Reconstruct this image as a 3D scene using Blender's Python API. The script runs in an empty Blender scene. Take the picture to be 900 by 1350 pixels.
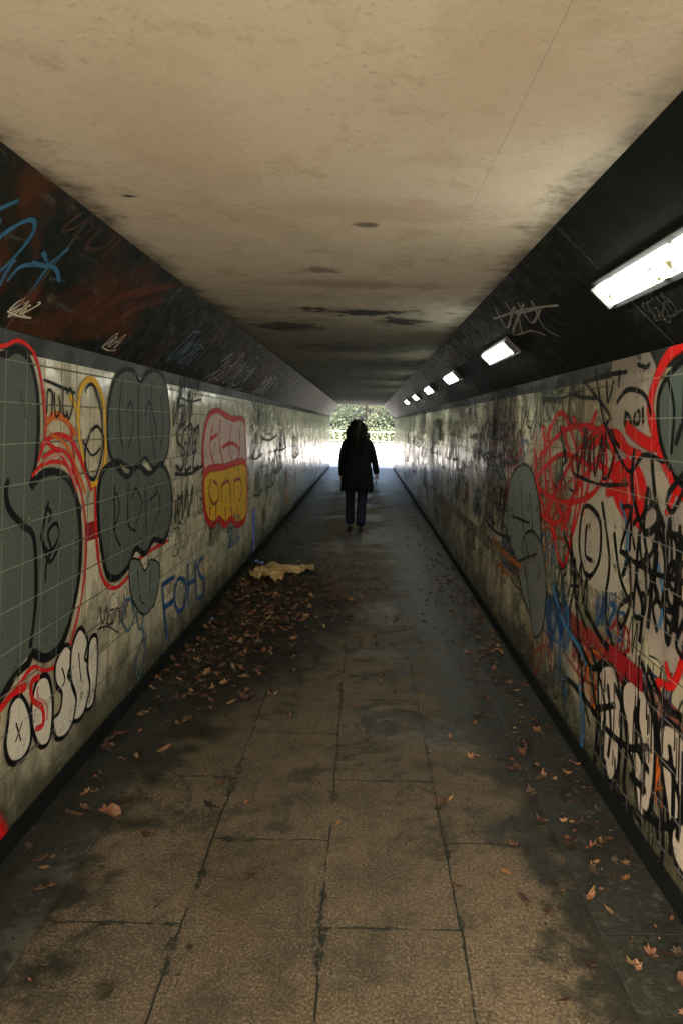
import bpy, bmesh, math, random
from mathutils import Vector, Matrix, noise as mnoise
from mathutils.geometry import tessellate_polygon
random.seed(7)
scene=bpy.context.scene
scene.view_settings.view_transform='Standard'
scene.view_settings.look='None'
scene.view_settings.exposure=0
COL=scene.collection

# ------------------------------------------------------------------ dimensions (metres)
EYE=1.6; XL=-1.27; XR=1.08; ZT=1.907; ZC=2.32; CL=-0.973; CR=0.65
Y0=-1.3; Y1=25.0
ROLL=math.radians(1.4); F=900.0; VX,VY=481.0,560.0

# ------------------------------------------------------------------ helpers
def link(o,parent=None):
    COL.objects.link(o)
    if parent: o.parent=parent
    return o
def empty(name):
    e=bpy.data.objects.new(name,None); COL.objects.link(e); return e
def mesh_obj(name,verts,faces,mat=None,parent=None,smooth=False,cols=None):
    me=bpy.data.meshes.new(name); me.from_pydata([tuple(v) for v in verts],[],faces); me.update()
    if mat: me.materials.append(mat)
    if smooth:
        for p in me.polygons: p.use_smooth=True
    if cols:
        a=me.color_attributes.new('Col','FLOAT_COLOR','POINT')
        flat=[c for col in cols for c in col]
        a.data.foreach_set('color',flat)
    o=bpy.data.objects.new(name,me); return link(o,parent)
def box(name,x0,x1,y0,y1,z0,z1,mat,parent=None,bevel=0):
    v=[(x,y,z) for x in (x0,x1) for y in (y0,y1) for z in (z0,z1)]
    f=[(0,1,3,2),(4,6,7,5),(0,4,5,1),(2,3,7,6),(0,2,6,4),(1,5,7,3)]
    o=mesh_obj(name,v,f,mat,parent)
    if bevel:
        m=o.modifiers.new('b','BEVEL'); m.width=bevel; m.segments=2
    return o
def prism(name,poly,y0,y1,mat,parent=None):
    n=len(poly)
    v=[(p[0],y0,p[1]) for p in poly]+[(p[0],y1,p[1]) for p in poly]
    f=[tuple(range(n)),tuple(range(2*n-1,n-1,-1))]+[(i,i+n,(i+1)%n+n,(i+1)%n) for i in range(n)]
    return mesh_obj(name,v,f,mat,parent)

class NT:
    def __init__(s,name):
        s.m=bpy.data.materials.new(name); s.m.use_nodes=True
        s.t=s.m.node_tree; s.b=s.t.nodes['Principled BSDF']; s.out=s.t.nodes['Material Output']
        s.tc=s.t.nodes.new('ShaderNodeTexCoord')
    def n(s,typ,**k):
        nd=s.t.nodes.new(typ)
        for a,b in k.items(): setattr(nd,a,b)
        return nd
    def set(s,sock,v):
        if isinstance(v,bpy.types.NodeSocket): s.t.links.new(v,sock)
        elif isinstance(v,(tuple,list)) and len(v)==3 and sock.type=='RGBA': sock.default_value=(*v,1)
        else: sock.default_value=v
    def math(s,op,a,b=0.0,c=0.0,clamp=False):
        nd=s.n('ShaderNodeMath',operation=op); nd.use_clamp=clamp
        s.set(nd.inputs[0],a); s.set(nd.inputs[1],b); s.set(nd.inputs[2],c); return nd.outputs[0]
    def sep(s,v=None):
        nd=s.n('ShaderNodeSeparateXYZ'); s.set(nd.inputs[0],v or s.tc.outputs['Object']); return nd.outputs
    def comb(s,x,y,z=0.0):
        nd=s.n('ShaderNodeCombineXYZ'); s.set(nd.inputs[0],x); s.set(nd.inputs[1],y); s.set(nd.inputs[2],z); return nd.outputs[0]
    def scale(s,v,sc):
        nd=s.n('ShaderNodeVectorMath',operation='MULTIPLY'); s.set(nd.inputs[0],v); nd.inputs[1].default_value=sc; return nd.outputs[0]
    def noise(s,v,sc,det=4,rough=.6,dist=0):
        nd=s.n('ShaderNodeTexNoise'); s.set(nd.inputs['Vector'],v); nd.inputs['Scale'].default_value=sc
        nd.inputs['Detail'].default_value=min(det,4); nd.inputs['Roughness'].default_value=rough; nd.inputs['Distortion'].default_value=dist
        return nd.outputs['Fac']
    def ramp(s,f,a,b,lo=0.0,hi=1.0):
        nd=s.n('ShaderNodeMapRange'); nd.interpolation_type='SMOOTHSTEP'
        s.set(nd.inputs[0],f); 
        for i,v in enumerate((a,b,lo,hi)): nd.inputs[i+1].default_value=v
        return nd.outputs[0]
    def mix(s,f,a,b,blend='MIX'):
        nd=s.n('ShaderNodeMix',data_type='RGBA',blend_type=blend)
        s.set(nd.inputs[0],f); s.set(nd.inputs[6],a); s.set(nd.inputs[7],b); return nd.outputs[2]
    def brick(s,v,w,h,mort,off=0.0):
        nd=s.n('ShaderNodeTexBrick'); nd.offset=off; nd.squash=1
        s.set(nd.inputs['Vector'],v); nd.inputs['Scale'].default_value=1
        nd.inputs['Brick Width'].default_value=w; nd.inputs['Row Height'].default_value=h
        s.set(nd.inputs['Mortar Size'],mort); nd.inputs['Mortar Smooth'].default_value=.2
        nd.inputs['Color1'].default_value=(0,0,0,1); nd.inputs['Color2'].default_value=(1,1,1,1); nd.inputs['Mortar'].default_value=(.5,.5,.5,1)
        return nd.outputs['Color'],nd.outputs['Fac']
    def bump(s,h,st,dist=.01):
        nd=s.n('ShaderNodeBump'); nd.inputs['Strength'].default_value=st; nd.inputs['Distance'].default_value=dist
        s.set(nd.inputs['Height'],h); s.t.links.new(nd.outputs[0],s.b.inputs['Normal'])
    def base(s,c,r=.5,spec=.5):
        s.set(s.b.inputs['Base Color'],c); s.set(s.b.inputs['Roughness'],r); s.set(s.b.inputs['Specular IOR Level'],spec)
def simple(name,c,r=.6,nz=0.25,sc=20,spec=.5):
    k=NT(name); f=k.noise(k.tc.outputs['Object'],sc,3)
    k.base(k.mix(f,tuple(x*(1-nz) for x in c),tuple(min(1,x*(1+nz)) for x in c)),r,spec); return k.m

# ------------------------------------------------------------------ materials
def mat_tile():
    k=NT('glazed_wall_tile'); o=k.sep(); x,y,z=o[0],o[1],o[2]
    right=k.math('GREATER_THAN',x,0)
    v=k.comb(y,z); bc,bf=k.brick(v,.15,.15,.0036)
    vx=k.comb(y,z,x)
    n1=k.noise(vx,1.1); n2=k.noise(vx,6,4,.7); st=k.noise(k.comb(k.math('MULTIPLY',y,9),k.math('MULTIPLY',z,.7),x),1.0,4,.65)
    amt=k.math('ADD',k.math('MULTIPLY',right,.38),.62)
    c=k.mix(bc,(.66,.60,.40),(.82,.76,.55))
    g=k.ramp(k.noise(vx,1.7,2,.5,1.2),.53,.57)
    c=k.mix(k.math('MULTIPLY',k.math('MULTIPLY',g,.6),amt),c,(.32,.33,.23))
    g2=k.ramp(k.noise(k.comb(y,z,9.0),2.6,2,.5,1.5),.59,.62)
    c=k.mix(k.math('MULTIPLY',k.math('MULTIPLY',g2,.65),amt),c,(.11,.14,.115))
    c=k.mix(k.math('MULTIPLY',k.ramp(st,.48,.72,0,.85),amt),c,(.12,.10,.05))
    c=k.mix(k.math('MULTIPLY',k.ramp(n2,.52,.68,0,.7),amt),c,(.15,.125,.07))
    c=k.mix(k.math('MULTIPLY',k.ramp(n1,.48,.70,0,.5),amt),c,(.22,.20,.11))
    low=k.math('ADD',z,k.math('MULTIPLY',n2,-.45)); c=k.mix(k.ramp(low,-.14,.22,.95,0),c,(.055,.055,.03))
    band=k.math('MULTIPLY',k.math('GREATER_THAN',z,.56),k.math('LESS_THAN',z,.665))
    lim=k.math('ADD',k.math('MULTIPLY',right,.8),.06)
    c=k.mix(k.math('MULTIPLY',k.math('MULTIPLY',band,lim),k.ramp(n1,.35,.55,.35,1.0)),c,k.mix(k.ramp(y,3.0,4.6),(.36,.015,.018),(.15,.06,.03)))
    top=k.math('GREATER_THAN',z,1.832); c=k.mix(top,c,k.mix(bc,(.02,.03,.027),(.05,.062,.055)))
    # heavier horizontal bed joints every second course
    hz=k.math('LESS_THAN',k.math('ABSOLUTE',k.math('SUBTRACT',k.math('MODULO',k.math('ADD',z,.15),.30),.15)),.0035)
    bj=k.math('MAXIMUM',bf,hz)
    c=k.mix(k.math('MULTIPLY',bj,.85),c,k.mix(top,(.09,.085,.055),(.08,.09,.08)))
    r=k.math('ADD',k.ramp(n2,.4,.75,.16,.5),k.math('MULTIPLY',k.math('MAXIMUM',bj,top),.3))
    k.base(c,r,.45)
    h=k.math('ADD',k.math('MULTIPLY',bj,-1.0),k.math('ADD',k.math('MULTIPLY',bc,.35),k.math('MULTIPLY',n2,.3)))
    k.bump(h,.35,.003); return k.m
def mat_paint():
    k=NT('spray_paint'); o=k.sep(); y,z=o[1],o[2]; v=k.comb(y,z)
    bc,bf=k.brick(v,.15,.15,.0026)
    at=k.n('ShaderNodeAttribute',attribute_name='Col')
    n=k.noise(k.tc.outputs['Object'],9,4,.7); n3=k.noise(k.tc.outputs['Object'],60,2,.7)
    c=k.mix(k.ramp(n,.5,.8,0,.35),at.outputs['Color'],(.14,.14,.11))
    c=k.mix(k.math('MULTIPLY',bf,k.math('MULTIPLY',k.math('LESS_THAN',z,1.9),.5)),c,(.42,.42,.36))
    k.base(c,.55,.18)
    tr=k.n('ShaderNodeBsdfTransparent'); mx=k.n('ShaderNodeMixShader')
    a=k.math('MULTIPLY',at.outputs['Alpha'],k.ramp(k.math('ADD',n,k.math('MULTIPLY',n3,.35)),.93,.74,.3,1.0),clamp=True)
    k.t.links.new(a,mx.inputs[0]); k.t.links.new(tr.outputs[0],mx.inputs[1]); k.t.links.new(k.b.outputs[0],mx.inputs[2])
    k.t.links.new(mx.outputs[0],k.out.inputs[0]); return k.m
def mat_slope():
    k=NT('dark_painted_haunch'); o=k.sep(); x,y,z=o[0],o[1],o[2]; v=k.tc.outputs['Object']
    n1=k.noise(v,2.2,4,.65,.6); n2=k.noise(v,14,4,.7); sc=k.noise(k.comb(k.math('MULTIPLY',y,1.3),k.math('MULTIPLY',z,6),x),3,4,.7,.8)
    c=k.mix(n2,(.004,.007,.006),(.015,.020,.016))
    left=k.math('LESS_THAN',x,0)
    c=k.mix(k.math('MULTIPLY',left,k.ramp(n1,.50,.68,0,.85)),c,(.075,.026,.010))
    c=k.mix(k.math('MULTIPLY',k.ramp(sc,.56,.72,0,.6),k.math('ADD',.3,k.math('MULTIPLY',left,.7))),c,(.11,.115,.09))
    sc2=k.noise(k.comb(k.math('MULTIPLY',y,3.5),k.math('ADD',k.math('MULTIPLY',z,26),k.math('MULTIPLY',y,8)),x),1.3,4,.7)
    c=k.mix(k.math('MULTIPLY',k.math('MULTIPLY',k.ramp(sc2,.60,.72,0,.4),left),k.ramp(n1,.45,.6)),c,(.24,.24,.20))
    _,bf=k.brick(k.comb(y,k.math('ADD',z,.3)),1.2,5,.005)
    c=k.mix(k.math('MULTIPLY',bf,.7),c,(.10,.10,.085))
    c=k.mix(k.ramp(k.math('ADD',y,k.math('MULTIPLY',n1,5)),10,16,0,.6),c,(.26,.27,.23))  # far haunch lightened: bright grazing reflection painted into the colour
    k.base(c,k.ramp(n2,.3,.7,.45,.75),.12); k.bump(k.math('ADD',k.math('MULTIPLY',n2,.4),k.math('MULTIPLY',bf,-1)),.25,.005); return k.m
def mat_ceiling():
    k=NT('painted_concrete_ceiling'); o=k.sep(); x,y=o[0],o[1]; v=k.tc.outputs['Object']
    n1=k.noise(v,.9,4,.6,.5); n2=k.noise(v,5,4,.75); n3=k.noise(v,45,3,.7)
    c=k.mix(n1,(.64,.555,.435),(.53,.485,.375))
    c=k.mix(k.ramp(k.noise(v,1.7,4,.7,.9),.5,.7,0,.45),c,(.42,.36,.25))
    c=k.mix(k.ramp(n2,.52,.72,0,.5),c,(.36,.27,.16))
    c=k.mix(k.ramp(n3,.58,.75,0,.4),c,(.22,.18,.12))
    c=k.mix(k.ramp(k.math('ADD',y,k.math('MULTIPLY',n2,2.2)),3.8,7.2,0,.80),c,(.08,.092,.058))  # darkens with depth: soiling plus light fall-off painted into the colour
    def stain(cx,cy,sx,sy,amt,col,wd=2.4):
        nonlocal c
        dx=k.math('MULTIPLY',k.math('SUBTRACT',x,cx),1/sx); dy=k.math('MULTIPLY',k.math('SUBTRACT',y,cy),1/sy)
        d=k.math('SQRT',k.math('ADD',k.math('MULTIPLY',dx,dx),k.math('MULTIPLY',dy,dy)))
        d=k.math('ADD',d,k.math('MULTIPLY',k.math('SUBTRACT',n2,.5),wd*1.6))
        c=k.mix(k.ramp(d,1.15,.45,0,amt),c,col)
    K=(.010,.012,.009)
    stain(-.05,4.35,.42,.14,.97,K); stain(.22,4.75,.18,.18,.95,K); stain(-.6,5.1,.28,.24,.85,K)
    stain(-.25,3.2,.10,.06,.7,(.09,.06,.035)); stain(.0,2.45,.04,.03,.8,(.06,.05,.03)); stain(-.78,2.2,.05,.022,1,K)
    stain(-.05,6.4,.7,.5,.85,(.035,.04,.028)); stain(.1,8.6,.9,1.3,.8,(.045,.055,.04)); stain(-.2,12,.9,2.5,.6,(.06,.07,.05))
    stain(.05,2.3,.5,.12,.3,(.34,.2,.11)); stain(-.1,3.5,.5,.12,.5,(.22,.13,.07)); stain(.3,1.5,.3,.3,.25,(.42,.28,.17)); stain(-.5,1.7,.2,.5,.25,(.42,.3,.18))
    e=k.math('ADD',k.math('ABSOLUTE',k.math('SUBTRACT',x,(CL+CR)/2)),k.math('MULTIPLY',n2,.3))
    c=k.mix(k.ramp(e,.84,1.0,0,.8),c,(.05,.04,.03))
    _,bf=k.brick(k.comb(k.math('ADD',x,-.33+10),k.math('ADD',y,.6)),10,3.1,.002)
    c=k.mix(k.math('MULTIPLY',bf,.25),c,(.1,.08,.06))
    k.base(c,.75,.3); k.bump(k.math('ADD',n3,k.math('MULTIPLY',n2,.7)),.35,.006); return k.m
def mat_floor():
    k=NT('concrete_paving_slabs'); o=k.sep(); x,y=o[0],o[1]; v=k.tc.outputs['Object']
    wn=k.noise(v,3,3); wob=k.math('MULTIPLY',k.math('SUBTRACT',wn,.5),.03)
    uv=k.comb(k.math('ADD',k.math('ADD',y,wob),9-2.62),k.math('ADD',k.math('ADD',x,wob),.1+.443*20))
    bc,bf=k.brick(uv,.9,.443,.004,.5)
    n0=k.noise(v,.8,4,.6,.4); n1=k.noise(v,3.2,4,.7); n2=k.noise(v,30,3,.75); n4=k.noise(v,110,2,.7)
    c=k.mix(bc,(.100,.074,.041),(.135,.100,.056))
    c=k.mix(k.ramp(n1,.40,.66,0,.7),c,(.052,.044,.025))
    c=k.mix(k.ramp(n4,.5,.60,0,.65),c,(.035,.028,.018)); c=k.mix(k.ramp(n4,.47,.36,0,.5),c,(.25,.20,.125))
    n5=k.noise(v,12,4,.75); c=k.mix(k.ramp(n5,.53,.66,0,.6),c,(.04,.036,.022)); c=k.mix(k.ramp(n5,.42,.30,0,.4),c,(.20,.17,.115))
    jw=k.ramp(k.noise(v,7,4,.75),.40,.52,.05,1)
    c=k.mix(k.math('MULTIPLY',bf,jw),c,(.016,.017,.011))
    _,bf2=k.brick(uv,.9,.443,k.math('MULTIPLY',k.ramp(n1,.46,.68),.030),.5)
    c=k.mix(k.math('MULTIPLY',bf2,k.ramp(n2,.42,.56,.05,.95)),c,(.014,.018,.010))
    gut=k.math('MAXIMUM',k.math('GREATER_THAN',x,.785),k.math('LESS_THAN',x,-.985))
    c=k.mix(gut,c,k.mix(k.ramp(n1,.35,.6),(.05,.05,.035),(.19,.18,.14)))
    e=k.math('ADD',k.math('ABSOLUTE',k.math('ADD',x,.10)),k.math('MULTIPLY',k.math('SUBTRACT',n1,.5),1.5))
    e=k.math('ADD',e,k.math('MULTIPLY',k.math('GREATER_THAN',x,0),.10))
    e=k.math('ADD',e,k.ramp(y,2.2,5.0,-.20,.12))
    dirt=k.ramp(e,.50,.80,0,.93)
    c=k.mix(k.math('MULTIPLY',dirt,k.ramp(n2,.25,.5,.6,1)),c,(.014,.015,.010))
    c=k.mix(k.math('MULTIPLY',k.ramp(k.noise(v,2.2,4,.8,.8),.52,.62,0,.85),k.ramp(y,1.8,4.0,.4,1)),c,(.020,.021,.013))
    dx=k.math('MULTIPLY',k.math('ADD',x,.75),1/.65); dy=k.math('MULTIPLY',k.math('SUBTRACT',y,5.7),1/1.9)
    d=k.math('ADD',k.math('SQRT',k.math('ADD',k.math('MULTIPLY',dx,dx),k.math('MULTIPLY',dy,dy))),k.math('MULTIPLY',k.math('SUBTRACT',n1,.5),2.0))
    c=k.mix(k.ramp(d,1.15,.65,0,.93),c,(.012,.011,.007))
    wet=k.ramp(n0,.46,.60); r=k.math('SUBTRACT',.72,k.math('MULTIPLY',k.math('MAXIMUM',wet,dirt),.30))
    k.base(c,r,.32)
    k.bump(k.math('ADD',k.math('ADD',k.math('MULTIPLY',bf,-1.0),k.math('MULTIPLY',n2,.6)),k.math('ADD',k.math('MULTIPLY',bc,.4),k.math('MULTIPLY',n4,.3))),.55,.009)
    return k.m
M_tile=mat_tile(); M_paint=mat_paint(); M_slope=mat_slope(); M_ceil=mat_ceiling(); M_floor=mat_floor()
M_conc=simple('concrete',(.40,.39,.35),.8,.3,3)
M_skirt=simple('black_skirting_tile',(.009,.011,.010),.6,.4,8,.15)
M_metal=simple('lamp_housing_metal',(.04,.042,.04),.5,.3,12)

# ------------------------------------------------------------------ tunnel shell
def wall(xin,xout,mat):
    o=box('tiled_wall',min(xin,xout),max(xin,xout),Y0,Y1,-.3,ZT,mat); return o
wl=wall(XL,XL-.3,M_tile); wr=wall(XR,XR+.3,M_tile)
hl=prism('sloping_haunch',[(XL,ZT+.002),(CL,ZC),(CL,ZC+.02),(XL-.3,ZC+.02),(XL-.3,ZT+.002)],Y0,Y1,M_slope)
hr=prism('sloping_haunch',[(XR,ZT+.002),(CR,ZC),(CR,ZC+.02),(XR+.3,ZC+.02),(XR+.3,ZT+.002)],Y0,Y1,M_slope)
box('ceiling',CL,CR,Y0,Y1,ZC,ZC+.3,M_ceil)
box('road_deck',-9,9,Y0+.02,Y1-.02,ZC+.305,ZC+.8,M_conc)
box('skirting',XL,XL+.012,Y0,Y1,.004,.085,M_skirt,wl); box('skirting',XR-.012,XR,Y0,Y1,.004,.085,M_skirt,wr)
fl=mesh_obj('pavement',[(XL-.05,Y0-.5,0),(XR+.05,Y0-.5,0),(XR+.05,Y1+.4,0),(XL-.05,Y1+.4,0)],[(0,1,2,3)],M_floor)

# ------------------------------------------------------------------ photo-survey: view ray onto a wall plane
def survey(px,py,kind):
    dx,dy=px-VX,VY-py
    a=dx*math.cos(ROLL)-dy*math.sin(ROLL); b=dx*math.sin(ROLL)+dy*math.cos(ROLL)
    d=Vector((a/F,1,b/F)); O=Vector((0,0,EYE))
    if kind=='L': P,N=Vector((XL,0,0)),Vector((1,0,0))
    elif kind=='R': P,N=Vector((XR,0,0)),Vector((-1,0,0))
    elif kind=='SL': P,N=Vector((XL,0,ZT)),Vector((ZC-ZT,0,-(CL-XL))).normalized()
    elif kind=='SR': P,N=Vector((XR,0,ZT)),Vector((-(ZC-ZT),0,-(XR-CR))).normalized()
    else: P,N=Vector((0,0,0)),Vector((0,0,1))
    t=(P-O).dot(N)/d.dot(N); return O+d*t
PL={'L':(Vector((XL,0,0)),Vector((0,0,1)),Vector((1,0,0))),
    'R':(Vector((XR,0,0)),Vector((0,0,1)),Vector((-1,0,0))),
    'SL':(Vector((XL,0,ZT)),Vector((CL-XL,0,ZC-ZT)).normalized(),Vector((ZC-ZT,0,-(CL-XL))).normalized()),
    'SR':(Vector((XR,0,ZT)),Vector((CR-XR,0,ZC-ZT)).normalized(),Vector((-(ZC-ZT),0,-(XR-CR))).normalized())}
BUF={k:([],[],[]) for k in PL}; LAY={k:.0005 for k in PL}
STEP=.000012
def toUV(k,s):
    if isinstance(s,str):
        a=[float(q) for q in s.split()]; pts=[(a[i],a[i+1]) for i in range(0,len(a),2)]
    else: pts=s
    O,V,N=PL[k]; r=[]
    for p in pts:
        w=survey(p[0],p[1],k); r.append((w.y,(w-O).dot(V)))
    return r
def crom(p,closed,step):
    n=len(p); out=[]
    rng=n if closed else n-1
    for i in range(rng):
        g=(lambda j:p[j%n]) if closed else (lambda j:p[max(0,min(n-1,j))])
        a,b,c,d=g(i-1),g(i),g(i+1),g(i+2)
        L=math.dist(b,c); m=max(2,int(L/step))
        for q in range(m):
            t=q/m; t2=t*t; t3=t2*t
            out.append(tuple(.5*((2*b[j])+(-a[j]+c[j])*t+(2*a[j]-5*b[j]+4*c[j]-d[j])*t2+(-a[j]+3*b[j]-3*c[j]+d[j])*t3) for j in (0,1)))
    if not closed: out.append(p[-1])
    return out
def put(k,u,v,off,col,a):
    O,V,N=PL[k]; vs,fs,cs=BUF[k]
    if k in 'LR': v=min(max(v,.012),ZT-.004)
    else: v=min(max(v,.01),.56 if k=='SR' else .49)
    w=O+V*v+Vector((0,u,0))+N*off; vs.append(w); cs.append((*col,a)); return len(vs)-1
def stroke_uv(k,p,col,w,closed=False,alpha=1.0,soft=.25):
    if len(p)<2: return
    q=crom(p,closed,max(.008,w*.6)); 
    if closed: q.append(q[0])
    q=[x for i,x in enumerate(q) if i==0 or math.dist(x,q[i-1])>1e-4]
    n=len(q); 
    if n<2: return
    off=LAY[k]; LAY[k]+=STEP; prev=None; fs=BUF[k][1]; ph=random.random()*50
    for i in range(n):
        a=q[max(0,i-1)]; b=q[min(n-1,i+1)]; tx,ty=b[0]-a[0],b[1]-a[1]; L=math.hypot(tx,ty) or 1
        nx,ny=-ty/L,tx/L; hw=w*.5*(1+.3*mnoise.noise(Vector((i*.15,ph,0))))
        en=1.0
        if not closed and (i==0 or i==n-1): en=0.0; hw*=.6
        o=off+STEP*.9*i/n
        row=[put(k,q[i][0]+nx*hw*s,q[i][1]+ny*hw*s,o,col,al*alpha*en) for s,al in ((-1-soft,0),(-1+soft,1),(1-soft,1),(1+soft,0))]
        if prev:
            for j in range(3): fs.append((prev[j],prev[j+1],row[j+1],row[j]))
        prev=row
def S(k,col,w,s,closed=False,alpha=1.0,soft=.25): stroke_uv(k,toUV(k,s),col,w,closed,alpha,soft)
def Fi(k,col,s,alpha=1.0,smooth=True):
    p=toUV(k,s)
    if smooth: p=crom(p,True,.02)
    off=LAY[k]; LAY[k]+=STEP
    idx=[put(k,x[0],x[1],off,col,alpha) for x in p]
    for t in tessellate_polygon([[Vector((x[0],x[1],0)) for x in p]]): BUF[k][1].append(tuple(idx[j] for j in t))
def FO(k,col,s,ocol,w,alpha=1.0): Fi(k,col,s,alpha); S(k,ocol,w,s,True)
GL=[[(0,0),(.1,1),(.5,.3),(.6,1),(.8,0)],[(.7,.9),(.2,1),(0,.5),(.2,0),(.7,.1),(.75,.5),(.4,.45)],[(0,1),(.1,0),(.5,.1),(.7,.6),(.5,1),(.1,.9)],
    [(.7,1),(.1,.9),(.1,.6),(.7,.4),(.6,0),(0,.05)],[(0,.9),(.35,0),(.7,1),(.75,.3)],[(.4,1),(0,.6),(.2,0),(.7,.2),(.7,.8),(.4,1),(.3,1.2)],
    [(0,1),(.7,1),(.1,0),(.9,-.05)],[(.1,0),(.1,1),(.6,.8),(.2,.5),(.7,0)],[(0,.6),(.4,1),(.6,.2),(.2,-.4),(-.1,-.1),(.8,.4)],[(0,0),(.4,1.1),(.8,0),(.9,.5),(.1,.4)]]
def tag(k,u,v,h,n,col,w,slant=.15,alpha=1.0,rise=0):
    d=1 if k in('L','SL') else -1; cx=0
    for i in range(n):
        g=random.choice(GL); s=h*random.uniform(.75,1.2); sw=s*random.uniform(.5,.9)
        p=[]
        for a,b in g:
            uu=cx+a*sw+b*s*slant+random.uniform(-.06,.06)*s; vv=b*s+random.uniform(-.06,.06)*s+rise*cx
            p.append((u+d*uu,v+vv))
        stroke_uv(k,p,col,w*random.uniform(.8,1.2),False,alpha)
        cx+=sw*random.uniform(.75,1.1)
    if random.random()<.4: stroke_uv(k,[(u+d*0,v-.1*h),(u+d*cx*.6,v-.2*h),(u+d*cx*1.2,v-.05*h)],col,w,False,alpha)
def drip(k,px,py,L,col,w):
    p=toUV(k,[(px,py)])[0]; stroke_uv(k,[p,(p[0]+random.uniform(-.004,.004),p[1]-L*.5),(p[0],p[1]-L)],col,w)
BLK=(.005,.006,.007); RED=(.72,.014,.012); DRED=(.30,.008,.012); GRY=(.100,.128,.105); GRY2=(.16,.19,.165); YEL=(.90,.52,.03); ORG=(.75,.17,.02)
BLU=(.015,.085,.23); LBL=(.05,.20,.36); CRM=(.74,.69,.55); WHT=(.75,.73,.64); PNK=(.70,.30,.23); DGR=(.020,.036,.031)

# background tags first (old)
for i in range(80):
    u=random.uniform(2.2,20); tag('L',u,random.uniform(.3,1.6),random.uniform(.10,.26),random.randint(2,5),random.choice([DGR,BLK,(.12,.15,.13),BLU,(.2,.1,.05),(.08,.12,.11)]),random.uniform(.006,.014),random.uniform(-.1,.4),random.uniform(.45,.9))
for i in range(170):
    u=random.uniform(2.2,19); tag('R',u,random.uniform(.22,1.6),random.uniform(.10,.34),random.randint(2,5),random.choice([DGR,BLK,BLK,BLK,(.10,.12,.11),BLU,(.2,.08,.05),DRED]),random.uniform(.008,.022),random.uniform(-.1,.4),random.uniform(.55,1))
for i in range(34):
    u=random.uniform(2.2,5.5); tag('R',u,random.uniform(.22,1.5),random.uniform(.12,.3),random.randint(2,4),random.choice([RED,DRED,BLU,LBL,ORG,(.30,.10,.05),(.12,.20,.10)]),random.uniform(.012,.024),random.uniform(-.1,.4),random.uniform(.5,.9))

# ---- left wall pieces
k='L'
Fi(k,GRY,"-120 455 -40 462 0 466 22 460 40 478 49 520 50 570 45 615 38 650 10 720 -120 780")
S(k,RED,.018,"-40 448 0 456 25 449 46 472 57 530 58 575 48 610")
S(k,BLK,.028,"-120 452 -40 460 0 468 22 460 39 478 48 520 49 570 45 615 38 642")
Fi(k,GRY,"38 644 55 624 80 624 96 648 104 700 102 760 91 812 77 850 58 864 40 862 18 888 -20 945 -120 1010 -120 690 0 660")
S(k,RED,.016,"40 628 58 611 85 612 104 642 112 700 110 765 98 825 83 868 60 884 42 880 20 908 -30 975")
S(k,BLK,.036,"38 644 55 624 80 624 97 648 105 700 103 760 92 815 78 852 58 868 42 862 36 874 18 892 -20 945 -120 1020")
S(k,BLK,.026,"12 632 6 642 10 670 28 692 42 706 46 750 45 800 38 856")
S(k,BLK,.017,"63 660 56 690 54 712 64 728 76 708 73 690 62 702 66 726 60 742 58 770")
S(k,BLK,.016,"52 705 58 730 66 740 78 716"); S(k,BLK,.016,"58 668 66 676 62 690")
S(k,ORG,.03,"58 560 70 548 84 552 100 575"); 
S(k,RED,.024,"52 590 70 574 92 580 108 612 120 648"); S(k,RED,.018,"54 604 76 592 92 606 106 650"); S(k,RED,.016,"60 582 84 606 100 648")
S(k,RED,.016,"92 560 96 600 100 640"); S(k,PNK,.012,"56 610 82 600 98 640"); S(k,ORG,.016,"64 572 88 590 112 650")
S(k,YEL,.03,"102 560 104 518 116 500 130 512 137 545 138 600 130 632 118 640"); S(k,YEL,.022,"90 520 100 540 104 580 110 610")
S(k,BLK,.016,"112 520 112 512 122 508 132 540 134 575",); S(k,BLK,.018,"118 570 127 562 135 576 133 600 124 630 114 624 111 596 118 570"); S(k,BLK,.012,"108 580 120 600 132 590")
for q in ("60 545 62 515 68 520 66 550","70 515 72 548 78 540 76 520","82 512 82 545 88 548","86 520 92 512 95 530 90 552 86 540"): S(k,BLK,.012,q)
S(k,BLK,.014,"56 500 75 508 98 518"); 
Fi(k,(.30,.015,.02),"112 690 132 684 132 708 112 714",smooth=False)
B1="140 560 146 512 158 490 174 488 184 503 195 490 209 490 219 512 223 560 219 600 204 618 190 604 176 618 160 610 145 602"
FO(k,GRY,B1,BLK,.024)
for q in ("160 500 156 550 162 600","182 506 181 560 184 604","200 500 198 560 204 608","164 545 172 530 175 560 168 590","190 550 196 530 204 560 206 580","210 520 214 560 210 590"): S(k,BLK,.014,q)
B2="134 622 150 612 166 628 181 614 196 624 212 612 224 636 225 680 216 712 202 712 190 730 178 724 166 750 150 763 138 752 130 700 128 655"
S(k,RED,.022,"124 640 126 712 134 762 151 775 170 758 184 736 204 722 222 712")
FO(k,GRY,B2,BLK,.034)
for q in ("150 640 150 700 158 720","168 636 168 690 178 700","190 640 192 700","146 665 152 650 156 672 148 700","172 660 178 644 186 664 178 690","204 640 210 664 204 690","196 660 206 650"): S(k,BLK,.015,q)
FO(k,GRY2,"170 742 172 785 188 810 204 792 210 748 198 738 190 752 182 738",BLK,.014)
S(k,BLK,.010,"180 750 184 790 190 796"); S(k,BLK,.010,"198 752 196 780")
for q in ("213 772 216 808 220 845","212 772 230 760","215 802 228 792","234 762 229 785 234 806 243 796 244 768 234 762","247 742 248 800","257 738 259 792","248 770 258 764","268 733 261 744 263 758 269 766 267 783 260 790"): S(k,BLU,.034,q)
S(k,BLU,.03,"271 793 272 797"); 
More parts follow.
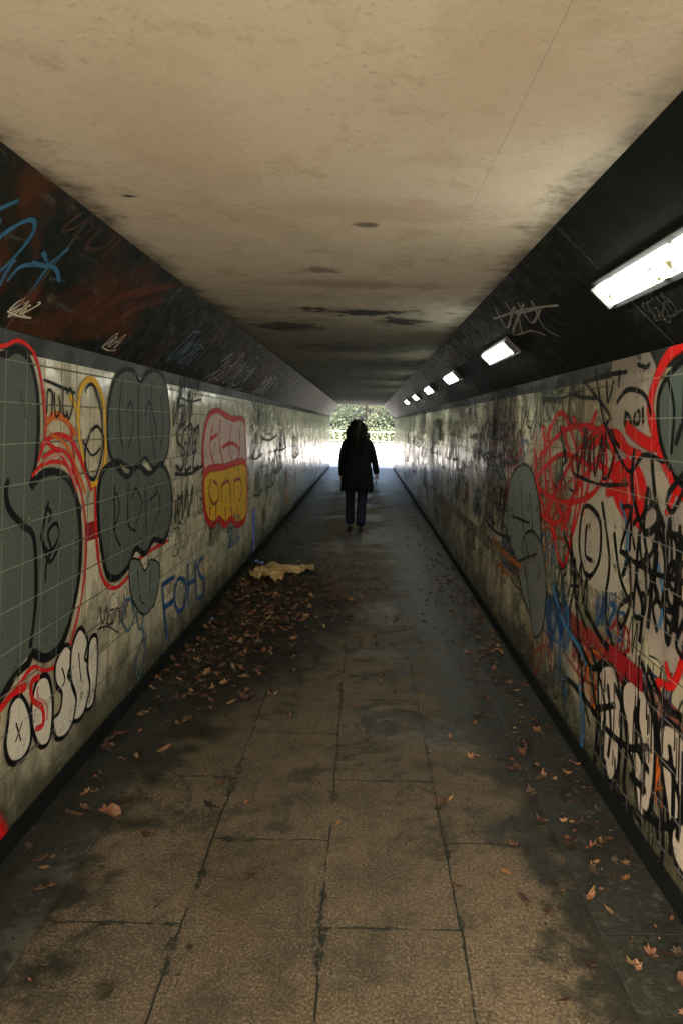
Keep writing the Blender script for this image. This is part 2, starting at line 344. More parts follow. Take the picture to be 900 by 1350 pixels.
for q in ("165 790 160 815 168 832 176 812 172 792 165 790","178 808 184 830 190 806","187 826 190 860 182 893 178 872 188 840"): S(k,(.04,.14,.23),.015,q)
for q in ("130 798 134 822 140 800","143 806 140 822 147 820 148 804 143 806","150 815 152 802 157 806 156 826","128 830 140 826 155 834"): S(k,BLK,.008,q)
LT=["8 958 5 985 12 1006 28 1001 39 976 37 940 25 917 12 930","48 897 40 930 42 965 52 985 64 974 68 930 62 893","86 850 72 874 72 902 80 915 77 938 68 950 73 974 88 966 99 936 97 903 88 890 95 868","104 828 93 855 92 895 99 922 96 950 108 942 118 905 116 875 110 868 114 845","117 845 114 880 117 905 112 935 122 925 127 880 126 840"]
for q in LT: FO(k,CRM,q,BLK,.020)
S(k,RED,.022,"52 892 40 900 41 922 54 934 55 955 44 962"); S(k,PNK,.014,"48 905 48 920 60 930 60 950")
S(k,BLK,.009,"19 953 26 978"); S(k,BLK,.009,"28 951 18 980"); S(k,BLK,.010,"80 880 84 896 80 906"); S(k,BLK,.010,"102 860 104 884 106 900")
S(k,RED,.03,"-30 950 -5 938 15 915 34 905"); S(k,DRED,.03,"-60 985 -20 960 0 948")
for q in ("-30 1060 -4 1086 6 1112","-20 1080 0 1100 8 1125","-30 1100 -4 1112 4 1135"): S(k,RED,.04,q,soft=.95,alpha=.8)
# red / yellow piece
FO(k,(.80,.60,.53),"273 552 285 541 298 548 308 552 320 553 323 580 322 612 296 622 272 628 267 590",RED,.05)
for q in ("280 560 276 590 282 615","290 552 288 580 294 612","304 558 302 590 306 612","314 562 316 590 312 608","276 580 286 572","292 590 304 584 316 592"): S(k,RED,.030,q)
FO(k,YEL,"270 624 296 615 322 610 325 645 323 682 312 692 304 684 296 692 288 684 280 692 270 676",RED,.06)
for q in ("277 630 275 650 280 664 287 658 286 640 280 634","291 636 291 664","292 640 300 634 303 646 303 664","308 630 308 662","308 634 316 632 318 648 314 662"): S(k,(.45,.03,.01),.028,q)
for q in ("284 664 284 682","296 668 297 686","312 664 313 684","276 668 276 682","304 666 305 680"): S(k,RED,.036,q)
S(k,ORG,.06,"378 618 376 640 379 668"); Fi(k,(.22,.26,.75),"332 672 336 668 335 728 333 738",smooth=False)  # orange stroke is graffiti; blue sliver is a light reflection painted on the tiles
for (x,y,h,n,c,w) in [(226,560,.22,4,DGR,.022),(230,620,.25,3,BLK,.024),(228,690,.2,4,DGR,.02),(238,600,.2,4,DGR,.02),(330,600,.3,4,DGR,.026),(335,650,.28,4,BLK,.024),(345,575,.3,5,(.1,.14,.12),.026),(360,620,.3,4,DGR,.034),(330,560,.25,5,DGR,.024),(385,600,.3,5,DGR,.034),(300,720,.2,4,BLU,.02),(275,720,.2,3,DGR,.016),(236,520,.18,5,DGR,.016),(345,690,.2,3,DGR,.024),(350,640,.3,4,BLK,.026),(365,590,.3,5,BLK,.03)]:
    u,v=toUV(k,[(x,y)])[0]; tag(k,u,v,h,n,c,w)
# ---- right wall pieces
k='R'
Fi(k,CRM,"760 600 800 590 830 640 860 700 850 760 800 780 760 740",alpha=.7)
Fi(k,(.62,.54,.46),"810 470 860 465 905 640 1010 700 1010 900 880 880 830 760",alpha=.55)
Fi(k,GRY,"1010 440 930 462 892 486 872 520 872 570 884 612 905 640 1010 690")
S(k,RED,.055,"1010 418 930 440 890 462 868 500 860 540 868 585 846 578 826 560"); S(k,RED,.04,"868 585 884 622 905 655 1010 710")
S(k,BLK,.026,"1010 440 930 462 892 486 872 520 872 570 884 612 905 640 1010 690"); S(k,BLK,.018,"884 500 892 540 888 600")
Fi(k,RED,"812 612 836 606 852 628 856 664 840 692 822 680 810 650"); S(k,PNK,.014,"820 620 832 650 828 676"); S(k,PNK,.012,"840 620 846 660")
S(k,RED,.028,"885 620 892 650 880 680"); S(k,RED,.035,"810 640 850 700")
for q in ("736 546 720 590 724 660 742 745 758 690 764 610 748 550 736 546","706 590 712 650 736 712","790 540 772 590 768 660 752 720","705 665 735 690 765 640 802 588","712 602 748 566 788 566 802 610 782 652 742 662 712 642 708 610","725 560 730 640 750 700","700 640 740 600 790 620","756 548 780 600 770 680","716 560 722 600","742 560 760 640 742 700","720 680 760 600 800 560"): S(k,RED,.029,q)
for q in ("796 560 812 600 800 640","800 566 826 590 850 602","780 590 812 570 830 600 818 640","790 610 820 640 800 650"): S(k,RED,.038,q)
for q in ("770 500 786 520 806 548 800 560","788 486 792 520 800 560 820 590","815 532 830 514 852 520 862 548","828 540 826 560 830 545 836 560","842 542 838 556 845 558 846 543 842 542","850 535 851 560","770 505 800 495 830 490","802 500 804 530 812 500","820 486 818 512","842 480 856 484 860 476","800 560 830 620 852 600 880 610","755 490 760 520 790 525"): S(k,BLK,.019,q)
for q in ("770 670 766 720 776 760 792 740 794 690 780 668 770 670","776 690 774 730 784 740","755 700 760 780 775 830","796 660 806 740 800 800 812 860","740 560 748 610","812 700 820 760 836 800","846 700 842 760 850 800 846 850","858 640 852 700 862 770 856 830","870 690 866 770 878 800 880 740 870 690","884 700 882 780 892 800 896 720 884 700","900 690 900 800","745 700 760 760 752 820 770 880"): S(k,BLK,.026,q)
for q in ("840 590 836 640 852 700 872 690","862 600 868 660 880 700","772 800 800 850 830 870","760 770 770 900 780 960","745 895 760 905 790 950 800 1010"): S(k,BLK,.03,q)
FO(k,(.20,.235,.21),"672 642 684 616 702 620 714 680 713 750 706 812 692 790 682 740 670 700",BLK,.022)
FO(k,(.23,.26,.24),"690 720 700 700 716 720 722 780 716 830 704 836 698 780",BLK,.018,.7)
for q in ("688 640 692 700 700 740","700 650 704 700","676 680 700 690","684 740 710 730"): S(k,BLK,.018,q)
for j in range(9):
    x0=random.uniform(722,752); y0=random.uniform(755,800); S(k,random.choice([BLU,LBL]),.05,[(x0,y0),(x0+random.uniform(-4,6),y0+30),(x0+random.uniform(-2,8),y0+random.uniform(45,80))],soft=.8,alpha=.8)
S(k,LBL,.035,"730 770 745 820 770 860 775 880"); S(k,BLU,.035,"740 800 740 880 748 920")
for x,y in ((735,840),(742,850),(750,850),(768,900),(770,940)): drip(k,x,y,random.uniform(.15,.4),LBL,.009)
S(k,LBL,.026,"820 660 830 700 826 760"); S(k,LBL,.024,"870 740 878 790 872 830"); S(k,(.05,.17,.32),.034,"765 900 772 960 765 1000")
S(k,RED,.026,"880 870 890 900 905 860"); S(k,RED,.03,"905 870 890 905 870 900 880 935")
for q in ("650 712 668 730 690 750","655 740 672 760","662 720 664 770"): S(k,(.45,.16,.03),.036,q,soft=.7)
C2=(.60,.52,.40)
FO(k,C2,"792 890 812 880 822 940 818 1010 806 1030 796 980",BLK,.024); FO(k,C2,"824 905 846 900 866 960 862 1060 846 1075 838 1010 830 980",BLK,.026)
FO(k,C2,"872 960 900 965 925 1040 925 1160 895 1140 882 1060",BLK,.028)
for q in ("800 1000 806 1060 830 1110","812 900 830 960 826 1040 846 1110","846 920 842 980 860 1020","868 1080 872 1120","886 980 892 1050 886 1130","905 990 903 1090","780 880 790 950 786 1010","832 1020 856 1045","872 1000 896 1020","850 1070 875 1090 900 1085","790 935 815 930","800 960 830 985 860 985","858 880 880 930 910 950","820 1050 850 1085","826 870 838 900","764 840 782 880 800 870","780 850 800 930 790 1000","848 870 866 930 872 1000","870 1040 878 1110 872 1150","804 900 808 960 804 1000","840 930 852 1000 850 1050","884 1000 900 1060 896 1110","812 1040 820 1090","836 1080 850 1120 872 1150"): S(k,BLK,.028,q)
Fi(k,(.36,.012,.018),"806 848 850 884 850 914 806 872",smooth=False)
for i in range(60): drip(k,random.uniform(770,915),random.uniform(860,1060),random.uniform(.06,.3),BLK,random.uniform(.006,.014))
for (x,y,h,n,c,w) in [(650,560,.25,5,BLK,.024),(660,600,.22,4,BLK,.022),(640,640,.25,5,DGR,.026),(620,600,.3,5,BLK,.028),(640,680,.3,5,BLK,.024),(610,560,.3,6,BLK,.028),(590,600,.35,5,DGR,.034),(600,650,.3,5,BLK,.03),(760,620,.2,4,BLK,.018),(715,520,.2,5,DGR,.018),(690,560,.2,4,BLK,.016),(820,800,.2,5,BLK,.022),(880,820,.2,5,BLK,.022),(900,560,.2,4,BLK,.018),(735,780,.2,4,BLK,.018),(570,580,.35,6,DGR,.04),(560,610,.35,6,BLK,.038),(680,850,.2,4,DGR,.014),(720,900,.2,4,DGR,.014),(850,780,.22,4,BLK,.022),(820,720,.2,4,BLK,.02),(890,640,.2,4,BLK,.02),(735,640,.2,3,BLK,.014)]:
    u,v=toUV(k,[(x,y)])[0]; tag(k,u,v,h,n,c,w)
# ---- haunch tags
k='SL'
for q in ("-20 285 5 272 26 263","-25 340 0 312 30 292 45 292 40 312 10 348 -20 372","-10 392 12 352 22 340","8 372 30 350 70 352 78 372","92 326 66 348 34 392 12 410","-30 320 -5 300 0 286","40 345 62 350 56 330"): S(k,(.04,.14,.25),.018,q,alpha=.85)
for (x,y,h,n,c,w) in [(222,470,.18,5,(.14,.24,.30),.012),(272,498,.24,6,(.42,.42,.37),.014),(10,408,.05,4,CRM,.008),(135,455,.08,3,CRM,.006),(330,520,.22,6,(.5,.5,.45),.018),(300,505,.2,4,(.4,.4,.36),.014),(80,300,.16,4,(.05,.03,.02),.02)]:
    u,v=toUV(k,[(x,y)])[0]; tag(k,u,max(v,.04),h,n,c,w,.5,.8)
for q in ("120 425 150 395 190 385 240 372","130 440 180 405 215 395","20 405 40 388 60 378"): S(k,(.16,.05,.02),.05,q,alpha=.6,soft=.9)
k='SR'
for q in ("652 405 668 432 678 405 688 440","690 400 676 440 700 436 720 442","650 420 690 408 736 402","700 395 716 430 738 444","664 396 680 412 716 404","682 398 700 425 712 408"): S(k,(.42,.42,.36),.014,q,alpha=.8)
for (x,y,h,n,c,w) in [(600,480,.14,5,(.2,.2,.18),.012),(860,420,.08,4,(.06,.06,.055),.01)]:
    u,v=toUV(k,[(x,y)])[0]; tag(k,u,max(v,.04),h,n,c,w,.3,.8)
for k,par in (('L',wl),('R',wr),('SL',hl),('SR',hr)):
    vs,fs,cs=BUF[k]; mesh_obj('graffiti',vs,fs,M_paint,par,cols=cs)

# ------------------------------------------------------------------ bulkhead lamps in the right haunch
def lampmat():
    k=NT('lit_diffuser'); v=k.tc.outputs['Object']; n=k.noise(k.scale(v,(1,9,12)),1.6,3,.6,1.5); sm=k.ramp(n,.57,.62)
    c=k.mix(sm,(.96,1,.88),(.75,.70,.25)); em=k.n('ShaderNodeEmission'); k.set(em.inputs[0],c)
    k.set(em.inputs[1],k.ramp(sm,0,1,30.0,.6)); k.t.links.new(em.outputs[0],k.out.inputs[0]); return k.m
M_lamp=lampmat()
O,V,N=PL['SR']
def lamp(yc):
    e=empty('tunnel_lamp')
    L=.40; c0=O+V*.285+Vector((0,yc,0))
    def pr(name,hy,hv,d0,d1,mat,inset=0):
        vs=[]
        for d,ins in ((d0,0),(d1,inset)):
            for sy,sv in ((-1,-1),(1,-1),(1,1),(-1,1)):
                vs.append(c0+Vector((0,sy*(hy-ins),0))+V*sv*(hv-ins)+N*d)
        return mesh_obj(name,vs,[(3,2,1,0),(4,5,6,7),(0,1,5,4),(1,2,6,5),(2,3,7,6),(3,0,4,7)],mat,e)
    pr('housing',L+.03,.068,-.01,.012,M_metal,.004)
    pr('diffuser',L,.046,.012,.028,M_lamp,.010)
    for s in (-1,1):
        a=c0+Vector((0,s*(L+.012),0)); vs=[]
        for d in (.012,.034):
            for sy,sv in ((-.010,-.05),(.010,-.05),(.010,.05),(-.010,.05)): vs.append(a+Vector((0,sy,0))+V*sv+N*d)
        mesh_obj('end_cap',vs,[(3,2,1,0),(4,5,6,7),(0,1,5,4),(1,2,6,5),(2,3,7,6),(3,0,4,7)],M_metal,e)
for i in range(-1,6): lamp(2.1+2.4*i)

# ------------------------------------------------------------------ leaves & litter
def leafmat():
    k=NT('dead_leaf'); at=k.n('ShaderNodeAttribute',attribute_name='Col'); k.base(at.outputs['Color'],.7,.3); return k.m
M_leaf=leafmat(); LV,LF,LC=[],[],[]
OUT=[(0,-.5),(.10,-.28),(.42,-.30),(.28,-.05),(.5,.18),(.20,.18),(.0,.55),(-.20,.18),(-.5,.18),(-.28,-.05),(-.42,-.30),(-.10,-.28)]
def leaf(x,y,z,s,col,plain=False):
    a=random.uniform(0,6.28); tilt=random.uniform(-.5,.5); til2=random.uniform(-.5,.5); curl=random.uniform(.2,1.1); b=len(LV)
    R=Matrix.Rotation(a,3,'Z')@Matrix.Rotation(tilt,3,'X')@Matrix.Rotation(til2,3,'Y')
    sx=random.uniform(.6,1.0)
    pts=[(0,0)]+[(px*sx*random.uniform(.6,1.15),py*random.uniform(.7,1.1)) for px,py in (OUT if not plain else [(.35*math.cos(t)*.8,.5*math.sin(t)) for t in [i*math.pi/6 for i in range(12)]])]
    zs=[]
    for px,py in pts:
        p=R@Vector((px*s,py*s,curl*s*(px*px+py*py)*random.uniform(.6,1.3))); zs.append(p)
    m=min(p.z for p in zs)
    for p in zs: LV.append((x+p.x,y+p.y,z+.003+(p.z-m))); LC.append((*[c*random.uniform(.8,1.2) for c in col],1))
    n=len(pts)-1
    for i in range(n): LF.append((b,b+1+i,b+1+(i+1)%n))
LCOL=[(.12,.055,.025),(.18,.085,.035),(.06,.03,.014),(.035,.02,.012),(.22,.11,.045),(.08,.035,.017),(.28,.17,.08),(.05,.035,.018)]
def scatter(n,fx,fy,smin,smax,pile=.0,dark=1.0):
    for _ in range(n):
        x,y=fx(),fy(); 
        if not(XL+.03<x<XR-.03): continue
        c=tuple(q*dark for q in random.choice(LCOL)); leaf(x,y,random.random()*pile,random.uniform(smin,smax),c,random.random()<.45)
U=random.uniform; G=random.gauss
scatter(520,lambda:XL+.04+abs(G(0,.30)),lambda:G(6.0,1.4),.03,.085,.012,.7)
scatter(480,lambda:G(-.6,.36),lambda:G(6.3,.6),.03,.09,.012,.8)
scatter(260,lambda:G(-.8,.22),lambda:G(4.9,.6),.03,.085,.01,.65)
scatter(200,lambda:XL+.04+abs(G(0,.15)),lambda:U(1.5,20),.02,.07,0,.8)
scatter(420,lambda:XR-.04-abs(G(0,.20)),lambda:U(1.6,12),.02,.065,.006,.65)
scatter(260,lambda:XR-.04-abs(G(0,.22)),lambda:G(5.5,1.6),.03,.07,.01,.65)
scatter(170,lambda:U(-1.2,1.0),lambda:U(1.7,10),.015,.05,0,.8)
scatter(130,lambda:G(-.1,.4),lambda:U(3.5,8.5),.015,.05,0,.7)
scatter(1000,lambda:U(-1.2,1.0),lambda:U(1.5,9),.004,.013,0,.7)
scatter(1200,lambda:random.choice((XL+.03+abs(G(0,.25)),XR-.03-abs(G(0,.22)))),lambda:U(1.5,9),.006,.022,0,.5)
for x,y,s in ((-1.0,2.75,.11),(-1.12,2.45,.08),(-.02,3.85,.085),(.37,2.9,.08),(.72,3.2,.06),(-.52,4.0,.06),(-1.05,2.3,.08),(-.95,3.6,.07),(-.3,4.7,.06),(.55,3.3,.05),(.9,2.6,.07),(-1.15,2.9,.07)):
    leaf(x,y,0,s,(.19,.09,.04)); leaf(x+.03,y+.02,0,s*.6,(.22,.12,.055),True)
mesh_obj('fallen_leaves',LV,LF,M_leaf,cols=LC)
def cardboard():
    pts="328 758 345 750 365 748 380 752 398 750 415 749 412 755 396 758 376 760 372 768 362 772 352 764 338 768"
    a=[float(q) for q in pts.split()]; P=[survey(a[i],a[i+1],'F') for i in range(0,len(a),2)]
    me=bpy.data.meshes.new('torn_cardboard'); bm=bmesh.new()
    f=bm.faces.new([bm.verts.new((p.x,p.y,.03)) for p in P]); bmesh.ops.triangulate(bm,faces=[f])
    bmesh.ops.subdivide_edges(bm,edges=bm.edges[:],cuts=5,use_grid_fill=True)
    for v in bm.verts:
        q=mnoise.noise(v.co*6); r=mnoise.noise(v.co*17); v.co.z=.025+.06*abs(q)+.03*r; v.co.x+=.02*mnoise.noise(v.co*23); v.co.y+=.05*mnoise.noise(v.co*19)
    bm.to_mesh(me); bm.free(); me.materials.append(simple('torn_cardboard_skin',(.50,.34,.14),.8,.55,14))
    o=bpy.data.objects.new('torn_cardboard',me); link(o); m=o.modifiers.new('s','SOLIDIFY'); m.thickness=.005
cardboard()
M_lit=simple('blue_wrapper',(.16,.26,.75),.3,.3,30)
for px,py,s in ((345,745,.04),(338,742,.03),(279,820,.03),(402,662,.05)):
    w=survey(px,py,'F'); n=8
    vs=[(w.x+s*math.cos(i*.785)*U(.5,1.2),w.y+s*math.sin(i*.785)*U(.5,1.2),.006+U(0,.03)) for i in range(n)]+[(w.x,w.y,.04)]
    mesh_obj('crumpled_wrapper',vs,[(n,i,(i+1)%n) for i in range(n)],M_lit)

# ------------------------------------------------------------------ woman walking away
woman=empty('woman')
M_coat=simple('dark_wool_coat',(.008,.008,.010),.9,.4,60,.15); M_jean=simple('dark_jeans',(.014,.021,.038),.85,.4,80,.15)
M_skin=simple('skin',(.42,.25,.18),.55,.1,20); M_hair=simple('dark_curly_hair',(.010,.007,.005),.6,.4,40,.25); M_shoe=simple('black_shoes',(.008,.008,.008),.5,.3,30)
def skin(name,verts,edges,radii,mat,sub=1,root=0,parent=None):
    me=bpy.data.meshes.new(name); me.from_pydata(verts,edges,[]); o=bpy.data.objects.new(name,me); COL.objects.link(o)
    m=o.modifiers.new('skin','SKIN'); m.use_smooth_shade=True
    for i,d in enumerate(me.skin_vertices[0].data):
        r=radii[i]; d.radius=r if isinstance(r,tuple) else (r,r); d.use_root=(i==root)
    s=o.modifiers.new('sub','SUBSURF'); s.levels=sub; s.render_levels=sub
    me.materials.append(mat); o.parent=parent; return o
def chain(name,pts,rad,mat,sub=2,parent=None): return skin(name,pts,[(i,i+1) for i in range(len(pts)-1)],rad,mat,sub,0,parent)
P0=Vector((-.105,10.1,0)); woman.location=P0
v=[(0,0,.93),(-.09,.0,.88),(.09,0,.88),(-.092,.06,.66),(-.09,.10,.48),(-.088,.10,.28),(-.085,.12,.10),(.088,-.01,.66),(.085,-.02,.48),(.078,-.10,.28),(.072,-.16,.11)]
e=[(0,1),(0,2),(1,3),(3,4),(4,5),(5,6),(2,7),(7,8),(8,9),(9,10)]
skin('jeans',v,e,[.13,.1,.1,.09,.075,.076,.078,.09,.075,.076,.08],M_jean,2,0,woman)
def shoe(x,y,lift):
    chain('shoe',[(x,y-.05,.05+lift),(x,y,.06+lift),(x-.004,y+.09,.045+lift*.3),(x-.01,y+.17,.032)],[(.038,.045),(.042,.05),(.044,.034),(.034,.024)],M_shoe,2,woman)
shoe(-.085,.12,0.0); shoe(.072,-.15,.02)
skin('body',[(0,0,.93),(0,0,1.1),(0,.0,1.28),(0,-.005,1.38),(0,0,1.44),(0,.01,1.5)],[(i,i+1) for i in range(5)],[.13,.12,.14,.08,.05,.055],M_skin,2,0,woman)
def head():
    bm=bmesh.new(); bmesh.ops.create_uvsphere(bm,u_segments=32,v_segments=24,radius=1)
    for v in bm.verts:
        x,y,z=v.co; X=x*.074; Y=y*.095; Z=z*.112
        if z<0: X*=1-.28*(-z)**1.5; Y*=1-.12*(-z)
        if y>.6 and abs(x)<.2 and -.35<z<.12: Y+=.02*(1-abs(x)/.2)*(1-(z+.35)/.6)
        if y>.6 and .0<z<.22 and .25<abs(x)<.6: Y-=.007
        if y>.6 and -.62<z<-.45 and abs(x)<.35: Y+=.005
        if abs(x)>.93 and abs(y)<.3 and -.25<z<.2: X*=1.14
        v.co=(X,Y,Z)
    me=bpy.data.meshes.new('head'); bm.to_mesh(me); bm.free(); me.materials.append(M_skin)
    for p in me.polygons: p.use_smooth=True
    o=bpy.data.objects.new('head',me); o.location=(-.01,.015,1.555); link(o,woman)
    for s in (-1,1):
        b=bmesh.new(); bmesh.ops.create_uvsphere(b,u_segments=12,v_segments=8,radius=.012); m=bpy.data.meshes.new('eye'); b.to_mesh(m); b.free(); m.materials.append(M_coat)
        q=bpy.data.objects.new('eye',m); q.location=(-.01+s*.03,.015+.083,1.565); link(q,woman)
head()
def coat():
    prof=[(.62,.232,.165),(.63,.236,.17),(.75,.228,.165),(.88,.218,.158),(1.0,.205,.148),(1.12,.20,.14),(1.24,.208,.135),(1.33,.20,.125),(1.385,.155,.105),(1.42,.09,.08),(1.47,.07,.072)]
    n=64; vs=[]; fs=[]
    for j,(z,a,b) in enumerate(prof):
        for i in range(n):
            t=2*math.pi*i/n; fold=1+.10*max(0,(1.25-z))*math.sin(t*9+2*z)+.07*max(0,1.3-z)*math.sin(t*5+1)
            zz=z+(.025*math.sin(t*4) if j<2 else 0)
            vs.append((a*math.cos(t)*fold,b*math.sin(t)*fold-.005,zz))
    for j in range(len(prof)-1):
        for i in range(n): fs.append((j*n+i,j*n+(i+1)%n,(j+1)*n+(i+1)%n,(j+1)*n+i))
    o=mesh_obj('coat',vs,fs,M_coat,woman,True); m=o.modifiers.new('s','SOLIDIFY'); m.thickness=.008; s=o.modifiers.new('u','SUBSURF'); s.levels=s.render_levels=1
coat()
chain('coat_sleeve',[(.12,0,1.36),(.185,0,1.32),(.25,-.03,1.10),(.29,.0,.90),(.293,.004,.87)],[.06,.066,.056,.048,.046],M_coat,2,woman)
chain('coat_sleeve',[(-.12,0,1.36),(-.18,0,1.32),(-.225,-.02,1.08),(-.225,.05,.86),(-.225,.055,.83)],[.06,.066,.058,.05,.046],M_coat,2,woman)
def hand(wx,wy,wz,s):
    v=[(wx,wy,wz),(wx+.004*s,wy+.005,wz-.05),(wx+.004*s,wy+.01,wz-.085)]
    chain('palm',v,[(.022,.026),(.018,.036),(.014,.034)],M_skin,2,woman)
    for i,(dy,L) in enumerate(((.03,.062),(.012,.072),(-.007,.068),(-.024,.052))):
        b=Vector((wx+.004*s,wy+.01+dy,wz-.08)); 
        chain('finger',[b,b+Vector((-.004*s,.002,-L*.45)),b+Vector((-.016*s,.004,-L*.8)),b+Vector((-.028*s,.005,-L))],[.0095,.009,.008,.0065],M_skin,1,woman)
    b=Vector((wx,wy+.025,wz-.03)); chain('thumb',[b,b+Vector((-.006*s,.028,-.02)),b+Vector((-.012*s,.036,-.05))],[.012,.0105,.008],M_skin,1,woman)
hand(.295,.005,.875,1); hand(-.225,.06,.835,-1)
def hair():
    vs=[];fs=[]; C=Vector((-.01,.005,1.56))
    n=40; prof=[(1.67,.02,.02),(1.66,.06,.065),(1.63,.083,.095),(1.57,.10,.11),(1.50,.11,.11),(1.42,.12,.10),(1.34,.12,.09),(1.27,.10,.07),(1.2,.06,.04)]
    for j,(z,a,b) in enumerate(prof):
        yc=-.02 if z>1.5 else -.05-(1.5-z)*.2
        for i in range(n):
            t=2*math.pi*i/n; y=b*math.sin(t)
            if y>0 and z<1.62: y*=.15
            r=1+.2*mnoise.noise(Vector((math.cos(t)*3,math.sin(t)*3,z*14)))
            vs.append((C.x+a*math.cos(t)*r,yc+y*r,z))
    for j in range(len(prof)-1):
        for i in range(n): fs.append((j*n+i,j*n+(i+1)%n,(j+1)*n+(i+1)%n,(j+1)*n+i))
    for cl in range(70):
        th0=random.uniform(math.pi*.93,math.pi*2.07); ph=random.random(); L0=random.uniform(.22,.48); fl0=random.uniform(.02,.105); f0=random.uniform(7,13); p0=random.uniform(0,6.3); cr0=random.uniform(.012,.024)
        for s in range(9):
            th=th0+G(0,.06); z0=1.672-.11*ph+G(0,.004); r0=.03+.07*math.sqrt(ph); L=L0+G(0,.02); m=22
            fl=fl0+G(0,.007); f=f0; cr=cr0+G(0,.003); pp=p0+G(0,.25); prev=None
            for i in range(m):
                t=i/(m-1); rr=r0+fl*math.sin(min(1,t*1.5)*math.pi/2)-.02*t
                yc=-.01-.05*t; cc=cr*min(1,t*4); x=C.x+rr*math.cos(th)*1.05+cc*math.cos(f*t*2+pp); y=yc+rr*math.sin(th)*.85+cc*math.sin(f*t*2+pp); z=z0-L*t**1.25
                w=.0055*(1-.6*t); b=len(vs)
                vs+= [(x+w,y,z),(x-w*.5,y+w*.87,z),(x-w*.5,y-w*.87,z)]
                if prev is not None:
                    for q in range(3): fs.append((prev+q,prev+(q+1)%3,b+(q+1)%3,b+q))
                prev=b
    mesh_obj('hair',vs,fs,M_hair,woman,True)
hair()

# ------------------------------------------------------------------ outside
gm=NT('grass_ground'); gv=gm.tc.outputs['Object']; gm.base(gm.mix(gm.noise(gv,1.5),(.05,.08,.025),(.11,.13,.05)),.9); 
mesh_obj('ground',[(-300,-300,-.02),(300,-300,-.02),(300,500,-.02),(-300,500,-.02)],[(0,1,2,3)],gm.m)
M_path=simple('pale_footpath',(.50,.48,.43),.8,.15,2)
mesh_obj('footpath',[(-4,Y1+.3,-.008),(4,Y1+.3,-.008),(4,60,-.008),(-4,60,-.008)],[(0,1,2,3)],M_path)
mesh_obj('footpath',[(-5,-30,-.008),(5,-30,-.008),(5,Y0-.4,-.008),(-5,Y0-.4,-.008)],[(0,1,2,3)],M_path)
for yy,s in ((Y1,1),(Y0,-1)):
    ya,yb=(yy+.002,yy+.3) if s>0 else (yy-.3,yy-.002)
    p=empty('concrete_portal')
    box('portal_wing',-7,XL-.01,ya,yb,-.1,3.6,M_conc,p); box('portal_wing',XR+.01,7,ya,yb,-.1,3.6,M_conc,p); box('portal_lintel',XL-.01,XR+.01,ya+.002,yb-.002,ZC+.01,3.6,M_conc,p)
M_bark=simple('bark',(.06,.05,.04),.9,.4,10)
def foliage(name):
    k=NT(name); at=k.n('ShaderNodeAttribute',attribute_name='Col'); k.base(at.outputs['Color'],.7,.3); return k.m
M_fol=foliage('foliage')
def tree(x,y,h,r,n,seed):
    rd=random.Random(seed); e=empty('broadleaf_tree'); e.location=(x,y,0)
    v=[(0,0,0),(.05,0,h*.25),(0,.1,h*.45),(.1,0,h*.7)]; ed=[(0,1),(1,2),(2,3)]; ra=[.2,.15,.12,.06]
    tips=[Vector((.1,0,h*.8))]
    for i in range(7):
        a=rd.uniform(0,6.28); z=h*rd.uniform(.38,.85); t=(math.cos(a)*r*.7,math.sin(a)*r*.7,z)
        m=(t[0]*.45,t[1]*.45,h*.42+(z-h*.42)*.4); v+= [m,t]; b=len(v); ed+= [(1 if i%2 else 2,b-2),(b-2,b-1)]; ra+=[.06,.025]; tips.append(Vector(t))
    skin('trunk_and_limbs',v,ed,ra,M_bark,1,0,e)
    fv=[];ff=[];fc=[]
    cl=[tp+Vector((rd.gauss(0,.5),rd.gauss(0,.5),rd.gauss(0,.4))) for tp in tips for _ in range(4)]
    for i in range(n):
        c=rd.choice(cl); p=c+Vector((rd.gauss(0,r*.2),rd.gauss(0,r*.2),rd.gauss(0,r*.17))); s=rd.uniform(.05,.12); q=len(fv)
        d=Vector((rd.gauss(0,1),rd.gauss(0,1),rd.gauss(0,1))).normalized(); u=d.orthogonal().normalized(); w=d.cross(u)
        fv+=[p+u*s,p+w*s*.6,p-u*s,p-w*s*.6]; ff.append((q,q+1,q+2,q+3)); g=rd.uniform(.6,1.2); fc+=[(.055*g,.075*g,.042*g,1)]*4
    mesh_obj('leaves',fv,ff,M_fol,e,cols=fc)
tree(-3.0,40,6.5,3.0,4200,1); tree(3.2,44,6.8,3.0,4200,2); tree(-4.6,58,8,3.4,2600,3); tree(5.5,35,6,2.4,2400,4); tree(-7,34,6,2.4,2400,5); tree(5.2,60,7.5,3.6,2600,6); tree(.3,66,7,3.6,4200,9)
fv=[];ff=[];fc=[]
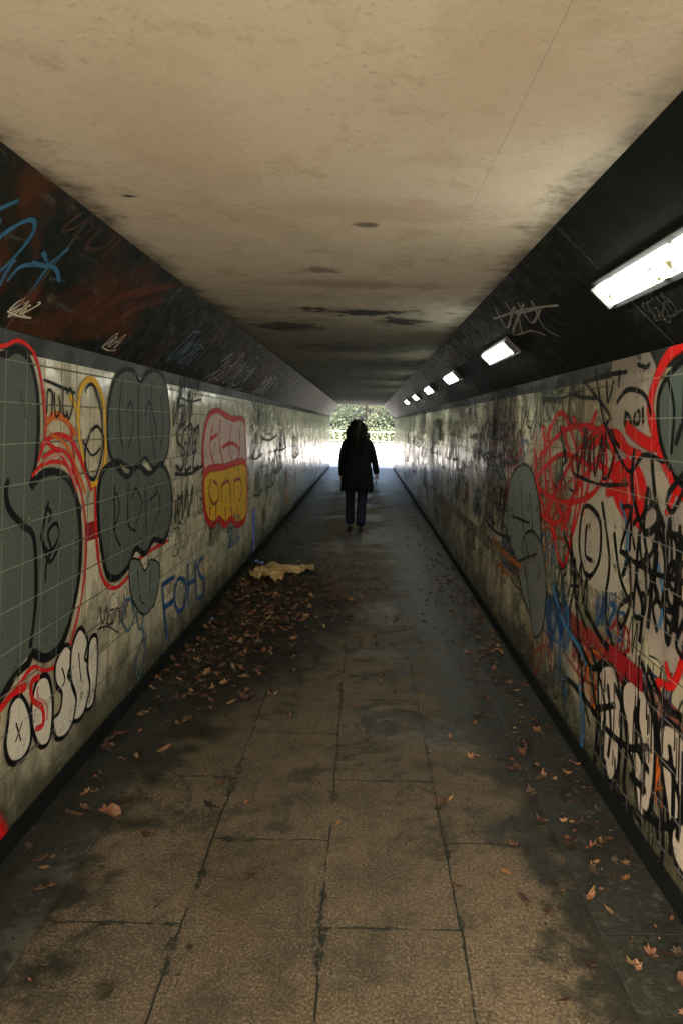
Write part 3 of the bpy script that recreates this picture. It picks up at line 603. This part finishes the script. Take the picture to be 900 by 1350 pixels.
for i in range(6000):
    x=U(-14,14); y=62+G(0,.5); z=abs(U(0,2.0)*(1+.35*math.sin(x*1.7)))+.0; s=U(.06,.16); q=len(fv); p=Vector((x,y,z))
    d=Vector((G(0,1),G(0,1),G(0,1))).normalized(); u=d.orthogonal().normalized(); w=d.cross(u); fv+=[p+u*s,p+w*s,p-u*s,p-w*s]; ff.append((q,q+1,q+2,q+3)); g=U(.6,1.4); fc+=[(.07*g,.09*g,.055*g,1)]*4
mesh_obj('hedge',fv,ff,M_fol,cols=fc)
fe=empty('railing_fence'); M_rail=simple('pale_painted_rail',(.5,.48,.45),.5,.2,5)
for i in range(25): box('post',-6+i*.5-.015,-6+i*.5+.015,56,56.03,0,1.1,M_rail,fe)
box('rail',-6,6,56.035,56.06,1.03,1.07,M_rail,fe); box('rail',-6,6,56.035,56.06,.25,.29,M_rail,fe)

# ------------------------------------------------------------------ light
w=bpy.data.worlds.new('World'); scene.world=w; w.use_nodes=True; nt=w.node_tree
sky=nt.nodes.new('ShaderNodeTexSky'); sky.sky_type='NISHITA'; sky.sun_disc=False; sky.sun_elevation=math.radians(42); sky.sun_rotation=math.radians(200); sky.dust_density=8; sky.air_density=.8
bg=nt.nodes['Background']; nt.links.new(sky.outputs[0],bg.inputs[0]); bg.inputs[1].default_value=1.45
sd=bpy.data.lights.new('sun','SUN'); sd.energy=7.5; sd.angle=math.radians(12); sd.color=(1,.95,.84); so=bpy.data.objects.new('sun',sd)
el,az=math.radians(42),math.radians(200)
dirv=Vector((math.sin(az)*math.cos(el),math.cos(az)*math.cos(el),math.sin(el)))
so.rotation_euler=dirv.to_track_quat('Z','Y').to_euler(); so.location=(0,-5,12); link(so)

# ------------------------------------------------------------------ camera
cd=bpy.data.cameras.new('camera'); cam=bpy.data.objects.new('camera',cd); link(cam)
cd.sensor_fit='HORIZONTAL'; cd.sensor_width=36; cd.lens=36.0*F/900
cd.shift_x=-(VX-450)/900; cd.shift_y=-(675-VY)/900; cd.clip_start=.02; cd.clip_end=1000
cam.matrix_world=Matrix.Translation((0,0,EYE))@Matrix.Rotation(math.radians(90),4,'X')@Matrix.Rotation(ROLL,4,'Z')
scene.camera=cam
